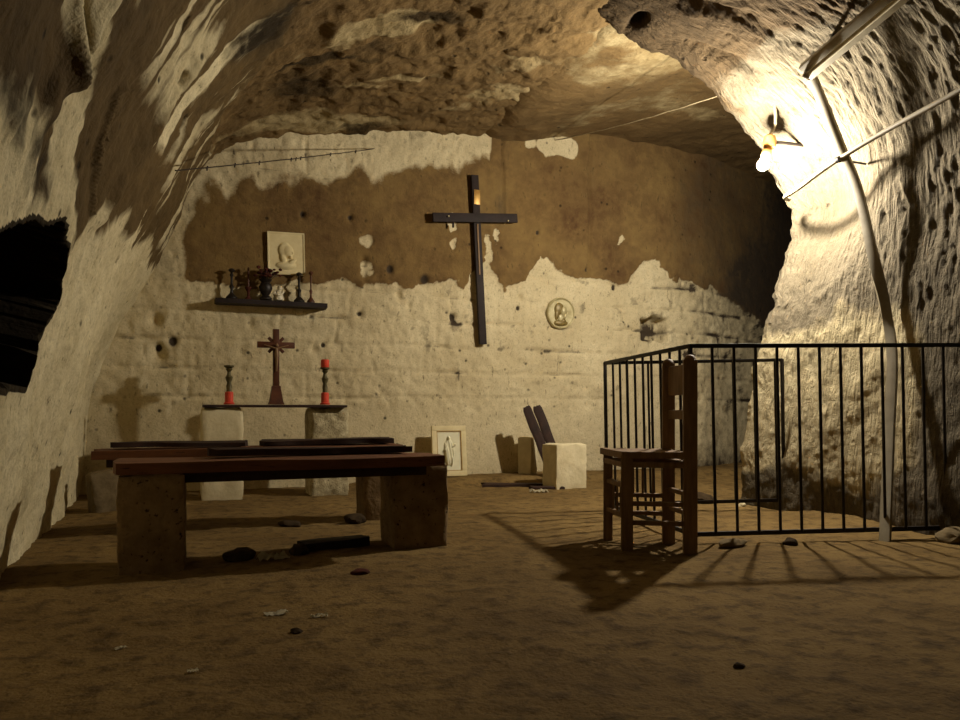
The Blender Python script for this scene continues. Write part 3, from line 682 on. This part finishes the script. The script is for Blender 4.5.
b = nb(); lathe(b, [(.008, 0), (.020, .012), (.024, .028), (.018, .042), (.005, .05)], 12, (.010, 0, .088)); fin(b, 'head', M['white'], t)
b = nb(); tube(b, [(-.035, -.01, .075), (-.045, -.03, .05), (-.01, -.048, .045), (.03, -.04, .06), (.038, -.01, .08)], .012, 8); fin(b, 'arms', M['white'], t)

def madonna(x, z):
    h = 0
    h = max(h, dome(x, z, -.014, .028, .060, .074, .026, 0, .4))          # veil
    h = max(h, dome(x, z, .014, .022, .048, .058, .036, .15, .4))      # face turned right and down
    h = max(h, dome(x, z, .056, .006, .010, .016, .034))           # nose
    h = max(h, dome(x, z, .036, -.032, .018, .016, .034))          # chin
    h = max(h, dome(x, z, -.030, -.050, .030, .06, .026, .3))      # veil falling behind the neck
    h = max(h, dome(x, z, -.005, -.112, .095, .040, .028))         # shoulders
    h = max(h, dome(x, z, .045, -.082, .055, .022, .032, .6))      # hands
    e = max(abs(x)/.1715, abs(z)/.20)
    if e > .93: h = max(h, .008)
    return h
t = tag(fin(relief(.343, .40, madonna, .018, 64, 70), 'relief_plaque', M['cream'], None, ang=60), 'cream relief plaque of a veiled head hanging above the wall shelf', 'plaque')
t.location = (.943, wy(.943, 2.21)-.012, 2.222)
t.rotation_euler = (0, math.radians(-1.2), 0)
b = nb()

# ------------------------------------------------------------------ BIG WALL CROSS
def wall_cross():
    yb = min(wy(2.85, 3.1), wy(2.9, 1.6), wy(2.4, 2.74), wy(3.3, 2.74))-.045
    t = thing('wall_cross', (2.90, yb, 1.425), 'tall thin dark wooden cross hanging on the rear wall', 'cross')
    b = nb(); beam(b, (.04, 0, 0), (-.055, 0, 1.75), .078, .04, .004); fin(b, 'upright', M['black_wood'], t)
    b = nb(); beam(b, (-.520, -.035, 1.262), (.415, -.035, 1.340), .032, .092, .004); fin(b, 'crossbeam', M['black_wood'], t)
    b = nb(); box(b, (-.035, -.026, 1.52), (.068, .012, .15), None, .003); fin(b, 'brass_plate', M['brass'], t)['label'] = 'small worn brass plate'
    for sx, sz in ((-.36, 1.275), (.30, 1.29)):
        b = nb(); tube(b, [(sx, .03, sz), (sx, -.075, sz+.006)], .007, 8); fin(b, 'nail', M['silver'], t)
    b = nb(); tube(b, [(-.30, -.03, 1.245), (-.30, -.035, 1.18)], .012, 8); fin(b, 'peg', M['black_wood'], t)
    b = nb(); beam(b, (-.004, -.024, .72), (-.030, -.026, 1.24), .016, .012, .002); fin(b, 'pale_splint', M['chair_wood'], t)
wall_cross()

# ------------------------------------------------------------------ MEDALLION
def medallion():
    b = nb(); R = .172; nr, na = 34, 80; g = []
    def f(x, z):
        r = math.hypot(x, z); h = 0
        if r > .150: h = .016*max(0, 1-((r-.161)/.011)**2)
        return h
    c = b.verts.new((0, -.02-f(0, 0), 0)); prev = None; rings = []
    for i in range(1, nr+1):
        r = R*i/nr
        rings.append([b.verts.new((r*math.cos(2*PI*k/na), -.02-f(r*math.cos(2*PI*k/na), r*math.sin(2*PI*k/na)), r*math.sin(2*PI*k/na))) for k in range(na)])
    for k in range(na): b.faces.new((c, rings[0][k], rings[0][(k+1) % na]))
    for p, q in zip(rings, rings[1:]):
        for k in range(na): b.faces.new((p[k], q[k], q[(k+1) % na], p[(k+1) % na]))
    bk = [b.verts.new((R*math.cos(2*PI*k/na), .0, R*math.sin(2*PI*k/na))) for k in range(na)]
    for k in range(na): b.faces.new((rings[-1][k], bk[k], bk[(k+1) % na], rings[-1][(k+1) % na]))
    b.faces.new(bk)
    t = thing('medallion', (3.868, wy(3.868, 1.8)-.02, 1.798), 'round silvery medallion with a dark head in profile on the rear wall', 'medallion')
    t.rotation_euler = (.06, 0, 0)
    fin(b, 'disc', M['silver'], t, ang=60)
    def lumps(name, mat, L):
        bm = nb()
        for cx, cz, rx, rz, h, a in L:
            b2 = bmesh.new(); bmesh.ops.create_icosphere(b2, subdivisions=3, radius=1)
            mt = Matrix.Translation((cx, -.018, cz)) @ Matrix.Rotation(a, 4, 'Y') @ Matrix.Diagonal((rx, h, rz, 1))
            b2.transform(mt); join(bm, b2)
        return fin(bm, name, M[mat], t)
    lumps('hair_relief', 'gilt', [(-.022, .040, .062, .072, .024, 0), (-.048, -.01, .030, .07, .020, .1)])['label'] = 'dark gilded hair'
    lumps('head_relief', 'silver', [(.026, .020, .040, .058, .034, .1), (.064, .012, .012, .018, .024, .4), (.046, -.035, .022, .026, .030, .3), (-.002, -.050, .036, .05, .022, 0)])
    lumps('shoulder_relief', 'gilt', [(.002, -.108, .088, .036, .026, 0), (.030, -.086, .04, .03, .026, .4)])
medallion()

# ------------------------------------------------------------------ FRAMED RELIEF LEANING ON THE WALL
def framed():
    u = 2.515; z0 = fz(u, 7.08)+.004; lean = .11
    t = thing('framed_relief', (u, 7.10, z0), 'cream framed relief of a standing robed figure leaning at the foot of the wall', 'framed relief')
    t.rotation_euler = (-lean, 0, 0)
    Wd, Hd, fw = .362, .505, .052
    b = nb()
    for c, s in (((0, 0, fw/2), (Wd, .032, fw)), ((0, 0, Hd-fw/2), (Wd, .032, fw)), ((-Wd/2+fw/2, 0, Hd/2), (fw, .032, Hd-2*fw)), ((Wd/2-fw/2, 0, Hd/2), (fw, .032, Hd-2*fw))):
        box(b, c, s, None, .004)
    fin(b, 'frame', M['cream'], t)
    b = nb(); m_ = .006
    for c, s in (((0, -.012, fw+m_/2), (Wd-2*fw, .004, m_)), ((0, -.012, Hd-fw-m_/2), (Wd-2*fw, .004, m_)), ((-Wd/2+fw+m_/2, -.012, Hd/2), (m_, .004, Hd-2*fw)), ((Wd/2-fw-m_/2, -.012, Hd/2), (m_, .004, Hd-2*fw))):
        box(b, c, s)
    fin(b, 'inner_molding', M['brass'], t, False)
    def fig(x, z):
        return 1.7*fig0(x, z)
    def fig0(x, z):
        h = 0
        h = max(h, dome(x, z, -.004, .125, .018, .024, .020))       # head
        h = max(h, dome(x, z, -.002, .060, .040, .058, .018))       # shoulders
        h = max(h, dome(x, z, .000, -.030, .048, .115, .020))       # robe
        h = max(h, dome(x, z, -.030, -.030, .020, .120, .024, .10))
        h = max(h, dome(x, z, .030, -.060, .018, .100, .022, -.12))
        h = max(h, dome(x, z, .046, .050, .034, .013, .024, .7))    # arm
        h = max(h, dome(x, z, -.044, .020, .032, .012, .024, 1.0))
        return h+(.003*math.sin(x*220+z*30) if h > .012 else 0)
    fin(relief(Wd-2*fw, Hd-2*fw, fig, .010, 60, 90), 'relief_panel', M['cream_panel'], t, loc=(0, .008, Hd/2), ang=60)
framed()

# ------------------------------------------------------------------ BLOCKS AND BOARDS BY THE REAR WALL
z = fz(3.37, 6.35)-.01
o = tag(fin(rough((.33, .28, .425), 41, .009, 10, .04), 'stone_block', M['stone_smooth'], None, loc=(3.39, 6.33, z), rz=.04), 'pale squared stone block standing in front of the leaning boards', 'stone block')
z = fz(3.31, 7.06)-.01
o = tag(fin(rough((.11, .18, .40), 44, .006, 8, .05), 'stone_block', M['stone_smooth'], None, loc=(3.395, 7.15, z), rz=.45), 'narrow pale stone block behind the leaning dark boards', 'stone block')
def lean_board(a, b_, wd, th, seed, label, side=0., drop=0.):
    a, b_ = Vector(a), Vector(b_); d = (b_-a); L = d.length
    bm = plank(L, wd, th, seed, .003, .010)
    for v_ in bm.verts:
        v_.co.x += L/2; v_.co.z -= th/2
        e = max(0, v_.co.x-(L-.03)); v_.co.y *= 1-e*e*260 if e else 1
    z_ = d.normalized(); n_ = Vector((-.25, -1, 0)); n_ = (n_-z_*n_.dot(z_)).normalized(); y_ = n_.cross(z_)
    if y_.x < 0: side = -side
    bm.transform(Matrix((z_, y_, n_)).transposed().to_4x4()); o = fin(bm, 'leaning_board', M['dark_wood'], None, loc=a+y_*side-z_*drop)
    return tag(o, label, 'board', 'dark boards leaning by the rear wall')
LB = ((3.50, 6.74, fz(3.50, 6.74)+.014), (3.275, 6.92, .775))
lean_board(*LB, .088, .03, 51, 'left one of the two dark boards leaning together behind the pale block')
lean_board(*LB, .088, .03, 54, 'right one of the two dark boards leaning together behind the pale block', .098, .028)
flat_board('floor_plank', (3.02, 6.62, fz(3.02, 6.62)+.0), .62, .16, .03, -.35, 61, 'dark plank lying flat on the floor left of the pale stone block', 'plank')
flat_board('floor_plank', (3.18, 6.28, fz(3.18, 6.28)+.0), .30, .10, .022, -.5, 63, 'short dark plank on the floor at the foot of the pale block', 'plank')

def rock_piece(u, v, r, seed, label, mat='pebble', flat=.6, name='stone'):
    return tag(fin(pebble(r, seed, flat), name, M[mat], None, loc=(u, v, fz(u, v)-.006)), label, 'stone')
t = fin(rough((.24, .22, .30), 71, .012, 8, .07, .25), 'leaning_stone', M['pebble'], None, loc=(-.49, 6.20, fz(-.49, 6.20)-.012)); t.rotation_euler = (0, -.16, .3)
tag(t, 'squat tilted stone in the left corner beyond the benches', 'stone')

# ------------------------------------------------------------------ IRON RAILING
def railing():
    t = thing('iron_railing', (3.5, 3.5, 0), 'dark iron railing of thin bars fencing off the right side of the cave', 'railing')
    O = Vector((3.5, 3.5, 0))
    c0 = Vector((2.646, 3.465, 1.097)); c1 = Vector((4.50, 2.975, 1.124)); c2 = Vector((2.888, 4.768, 1.083)); c3 = Vector((4.163, 4.366, 1.112))
    def low(p, z): return Vector((p.x, p.y, z))
    secs = [(c0, c1, .045, .055, 14, .128), (c0, c2, .045, .05, 9, .13), (c2, c3, .05, .07, 8, .16)]
    for a, b_, z0, z1, n, sp in secs:
        d = b_-a; L = Vector((d.x, d.y, 0)).length
        bm = nb(); beam(bm, a-O, b_-O, .014, .024, .002); fin(bm, 'top_rail', M['iron'], t)
        lo = Vector((.02, 0, 0))
        bm = nb(); beam(bm, low(a, z0)+lo-O, low(b_, z1)+lo-O, .014, .026, .002); fin(bm, 'bottom_rail', M['iron'], t)
        k = 1
        while k*sp < L-.05:
            f = k*sp/L; p = a+d*f; q = low(p, z0+(z1-z0)*f)+Vector((.022, -.006, 0))
            bm = nb(); tube(bm, [p-O-Vector((0, 0, .008)), q-O], .0085, 8); fin(bm, 'bar', M['iron'], t); k += 1
    for p in (c0, c2, c3):
        q = Vector((p.x+.02, p.y, fz(p.x, p.y)-.03))
        bm = nb(); beam(bm, p-O+Vector((0, 0, .006)), q-O, .020, .020, .002); fin(bm, 'post', M['iron'], t)
railing()

# ------------------------------------------------------------------ CHAIR
def chair():
    A = Vector((2.267, 3.71, 0)); B = Vector((2.182, 3.383, 0)); Cc = Vector((2.455, 3.215, 0)); Dd = Vector((2.541, 3.52, 0))
    o = (A+B+Cc+Dd)/4
    t = thing('wooden_chair', o, 'old square legged wooden chair seen from the side at the corner of the iron railing', 'chair')
    sx = (Cc-B).normalized(); sy = (A-B).normalized()
    def bar(name, a, b_, w1, w2, mat='chair_wood', bev=.004):
        bm = nb(); beam(bm, a-o, b_-o, w1, w2, bev, up=(sx.x, sx.y, 0)); return fin(bm, name, M[mat], t)
    zz = lambda p, z_: Vector((p.x, p.y, z_))
    def g(p): return fz(p.x, p.y)-.004
    bar('leg', zz(A, g(A)), zz(A, .50), .052, .052); bar('leg', zz(B, g(B)), zz(B, .505), .062, .062)
    tilt = Vector((.02, -.0, 0))
    bar('leg', zz(Cc, g(Cc)), zz(Cc, 1.0), .062, .070); bar('leg', zz(Dd, g(Dd)), zz(Dd, 1.0), .060, .068)
    bm = nb()
    h = [p-o for p in (A-sx*.035+sy*.035, B-sx*.035-sy*.035, Cc+sx*.0-sy*.030, Dd+sx*.0+sy*.03)]
    nx_ = 10; G = {}
    for i in range(nx_+1):
        for j in range(nx_+1):
            a, c = i/nx_, j/nx_
            p = (h[1]*(1-a)+h[2]*a)*(1-c)+(h[0]*(1-a)+h[3]*a)*c
            G[i, j, 1] = bm.verts.new((p.x, p.y, .522-.014*math.sin(a*PI)*math.sin(c*PI)+.003*math.sin(i*2.4)*math.sin(j*2.1)))
            G[i, j, 0] = bm.verts.new((p.x, p.y, .488))
    for i in range(nx_):
        for j in range(nx_):
            bm.faces.new((G[i, j, 1], G[i+1, j, 1], G[i+1, j+1, 1], G[i, j+1, 1])); bm.faces.new((G[i, j, 0], G[i, j+1, 0], G[i+1, j+1, 0], G[i+1, j, 0]))
        for (p, q) in (((i, 0), (i+1, 0)), ((i+1, nx_), (i, nx_)), ((0, i+1), (0, i)), ((nx_, i), (nx_, i+1))):
            bm.faces.new((G[p+(1,)], G[p+(0,)], G[q+(0,)], G[q+(1,)]))
    fin(bm, 'seat', M['chair_wood'], t)
    for p, q, zs_ in ((A, B, (.18, .34)), (B, Cc, (.15, .25)), (Cc, Dd, (.20, .30)), (A, Dd, (.16, .26))):
        for z_ in zs_: bar('stretcher', zz(p, z_), zz(q, z_), .024, .028)
    for p, q in ((A, B), (B, Cc), (A, Dd), (Cc, Dd)): bar('seat_rail', zz(p, .455), zz(q, .455), .03, .06)
    for f in (.25, .42, .58, .75):
        p = A+(Dd-A)*f; bar('spindle', zz(p, .26), zz(p, .445), .013, .013, bev=.002)
    for f in (.3, .5, .7):
        p = A+(B-A)*f; bar('spindle', zz(p, .18), zz(p, .34), .013, .013, bev=.002)
    bm = nb(); beam(bm, zz(Cc, .90)-o, zz(Dd, .90)-o, .026, .16, .006); fin(bm, 'back_slat', M['chair_wood'], t)
    bm = nb(); beam(bm, zz(Cc, .715)-o, zz(Dd, .715)-o, .024, .05, .005); fin(bm, 'back_slat', M['chair_wood'], t)
    for p in (Cc, Dd):
        bm = nb(); lathe(bm, [(.030, 0), (.032, .006), (.022, .022), (.005, .028)], 12, tuple(zz(p, .998)-o)); fin(bm, 'finial', M['chair_wood'], t)
chair()

# ------------------------------------------------------------------ DUCT, PIPE, TUBE LIGHT, WIRES
pp = smoothpts([(3.725, 3.12, fz(3.725, 3.12)-.01), (4.0, 3.322, .558), (4.17, 3.44, 1.06), (4.235, 3.54, 1.385), (4.27, 3.675, 1.80), (4.285, 3.80, 2.236), (4.235, 3.886, 2.53), (4.10, 3.879, 2.748), (3.88, 3.80, 2.93)], 7)
n = len(pp); wd = [.062]*n; dirs = []
for i in range(n):
    f = i/(n-1); a = -1.0+.7*math.exp(-((f-.40)/.07)**2)
    dirs.append((.9285*math.cos(a)+.37*math.sin(a), -.371*math.cos(a)+.93*math.sin(a), 0)); wd[i] = .058+.010*math.exp(-((f-.45)/.06)**2)
b = nb(); strip(b, pp, wd, .026, dirs)
tag(fin(b, 'cable_duct', M['duct'], None, ang=50), 'pale bent cable duct reaching from the tube light down through the railing to the floor', 'cable duct')
b = nb(); tube(b, smoothpts([(4.44, 4.58, 2.39), (4.36, 4.54, 2.39), (4.29, 4.33, 2.395), (4.25, 4.0, 2.462), (4.22, 3.58, 2.527), (4.13, 2.968, 2.563), (4.08, 2.71, 2.60), (4.02, 2.0, 2.68), (3.95, 1.0, 2.8)]), .017, 10)
pi_ = thing('conduit_pipe', (4.25, 3.5, 2.54), 'thin grey conduit pipe running across the right rock wall from the lamp', 'pipe')
o = fin(b, 'pipe', M['pipe'], pi_, loc=(-4.25, -3.5, -2.54))
for v_ in (3.92, 2.9):
    zc_ = 2.474 if v_ > 3.5 else 2.568; uc = 4.244 if v_ > 3.5 else 4.118
    b = nb(); tube(b, [(uc-.02, v_, zc_), (uc+.25, v_, zc_)], .008, 8); tube(b, [(uc-.004, v_-.012, zc_), (uc-.004, v_+.012, zc_)], .023, 12); fin(b, 'clip', M['iron'], pi_, loc=(-4.25, -3.5, -2.54))

def tube_light():
    a = Vector((3.80, 3.775, 2.945)); e = Vector((3.765, 2.60, 3.19)); d = (e-a); L = d.length
    t = thing('tube_light', a, 'unlit fluorescent tube light high on the right vault', 'lamp')
    z_ = d.normalized(); out_ = Vector((-.55, 0, -.85)); out_ = (out_-z_*out_.dot(z_)).normalized(); x_ = out_.cross(z_)
    mt = Matrix((x_, out_, z_)).transposed().to_4x4()
    b = nb(); box(b, (0, 0, L/2), (.12, .05, L), None, .006); b.transform(mt); fin(b, 'housing', M['enamel'], t)
    b = nb(); tube(b, [(0, .055, .04), (0, .055, L-.04)], .014, 12); b.transform(mt); fin(b, 'tube', M['white'], t)
    for zz_ in (.025, L-.025):
        b = nb(); box(b, (0, .045, zz_), (.04, .055, .03), None, .005); b.transform(mt); fin(b, 'end_socket', M['enamel'], t)
    for zz_ in (.15, L-.2):
        b = nb(); beam(b, (0, -.02, zz_), (0, -.40, zz_), .02, .02, .001); b.transform(mt); fin(b, 'hanger', M['iron'], t)
tube_light()
def wire(name, a, b_, sag, r, mat, label, knots=0, seed=0):
    a, b_ = Vector(a), Vector(b_); pts = []
    for i in range(41):
        f = i/40; p = a+(b_-a)*f; p.z -= sag*4*f*(1-f)
        p.z += .006*mnoise.noise(Vector((f*14+seed, 1, 0))); pts.append(p)
    b = nb(); tube(b, pts, r, 6)
    rr_ = random.Random(seed)
    for k in range(knots):
        i = rr_.randrange(4, 38); p = pts[i]; tube(b, [p+Vector((0, 0, -.018)), p, p+Vector((.006, 0, .012))], [.004, .008, .004], 6)
    return tag(fin(b, name, M[mat], None), label, 'wire')
wire('slack_wire', (-.02, 4.75, 2.14), (1.80, 7.335, 3.335), .008, .0045, 'dark_cable', 'dark knotted wire strung from the left wall to the rear wall near the ceiling', 9, 3)
wire('taut_wire', (3.80, 7.40, 3.70), (3.93, 4.75, 3.20), .03, .005, 'cable', 'pale twisted wire strung from the right vault edge to the rear wall', 0, 8)

# ------------------------------------------------------------------ FLOOR DEBRIS
flat_board('broken_board', (.78, 4.04, fz(.78, 4.04)-.004), .36, .12, .05, .12, 81, 'broken dark board lying on the floor under the near bench', 'board', 'black_wood')
rock_piece(.57, 3.93, .055, 82, 'dark lump of stone left of the broken board under the near bench', 'dark_rock', .7)
rock_piece(.28, 3.92, .07, 83, 'dark flat stone beside the crumpled paper under the near bench', 'dark_rock', .5)
rock_piece(.657, 4.93, .06, 84, 'small flat dark stone on the floor behind the near bench, left one', 'dark_rock', .45)
rock_piece(1.06, 4.86, .075, 85, 'dark stone touching the rear right block of the far bench', 'dark_rock', .55)
rock_piece(2.80, 3.30, .07, 86, 'flat pale grey stone at the foot of the railing beside the chair', 'pebble', .4)
rock_piece(3.146, 3.24, .045, 87, 'dark pebble on the floor at the middle of the front railing', 'dark_rock', .7)
rock_piece(4.05, 2.93, .11, 88, 'low rough stone at the foot of the right wall by the railing', 'pebble', .45)
rock_piece(3.95, 5.0, .12, 89, 'flat dark stone on the floor inside the railing enclosure', 'dark_rock', .4)
rock_piece(4.05, 4.66, .035, 90, 'small whitish stone lying inside the railing enclosure', 'stone_pale', .8)
rock_piece(1.517, 1.76, .02, 91, 'tiny dark pebble alone on the front floor right of centre', 'dark_rock', .6)
rock_piece(.365, 2.57, .022, 92, 'tiny dark pebble on the floor just in front of the paper scraps', 'dark_rock', .6)
rock_piece(.758, 3.36, .035, 93, 'small reddish dark stone in front of the near bench right block', 'dry_flower', .5)
def scrap(u, v, L, Wd, rz, seed, label, h=.012):
    bm = nb(); G = {}
    for i in range(9):
        for j in range(7):
            x = (i/8-.5)*L*(1+.3*mnoise.noise(Vector((j*.7+seed, 2, 0)))); y = (j/6-.5)*Wd*(1+.4*mnoise.noise(Vector((i*.6+seed, 5, 0))))
            zz_ = abs(mnoise.noise(Vector((i*.5+seed, j*.6, 1))))*h*1.6+.004
            G[i, j] = bm.verts.new((x, y, zz_))
    for i in range(8):
        for j in range(6): bm.faces.new((G[i, j], G[i+1, j], G[i+1, j+1], G[i, j+1]))
    r_ = bmesh.ops.solidify(bm, geom=list(bm.faces), thickness=.0015)
    return tag(fin(bm, 'paper_scrap', M['paper'], None, loc=(u, v, fz(u, v)), rz=rz), label, 'litter', 'scraps of litter on the floor')
scrap(.43, 3.84, .15, .06, .25, 1, 'crumpled white paper on the floor under the near bench', .04)
scrap(.33, 2.83, .085, .04, .2, 2, 'white paper scrap on the front floor, larger one of the pair below the bench', .012)
scrap(.468, 2.73, .06, .025, -.1, 3, 'white paper scrap on the front floor, thin smaller one of the pair below the bench', .012)
scrap(-.17, 2.60, .035, .015, .5, 4, 'white speck of litter low on the left front floor, closest to the left wall', .006)
scrap(.036, 2.27, .03, .018, .1, 5, 'white speck of litter on the bare front floor, nearest to the viewer', .006)
scrap(2.99, 6.06, .16, .06, -.35, 6, 'pale paper lying on the floor in front of the pale stone block', .035)
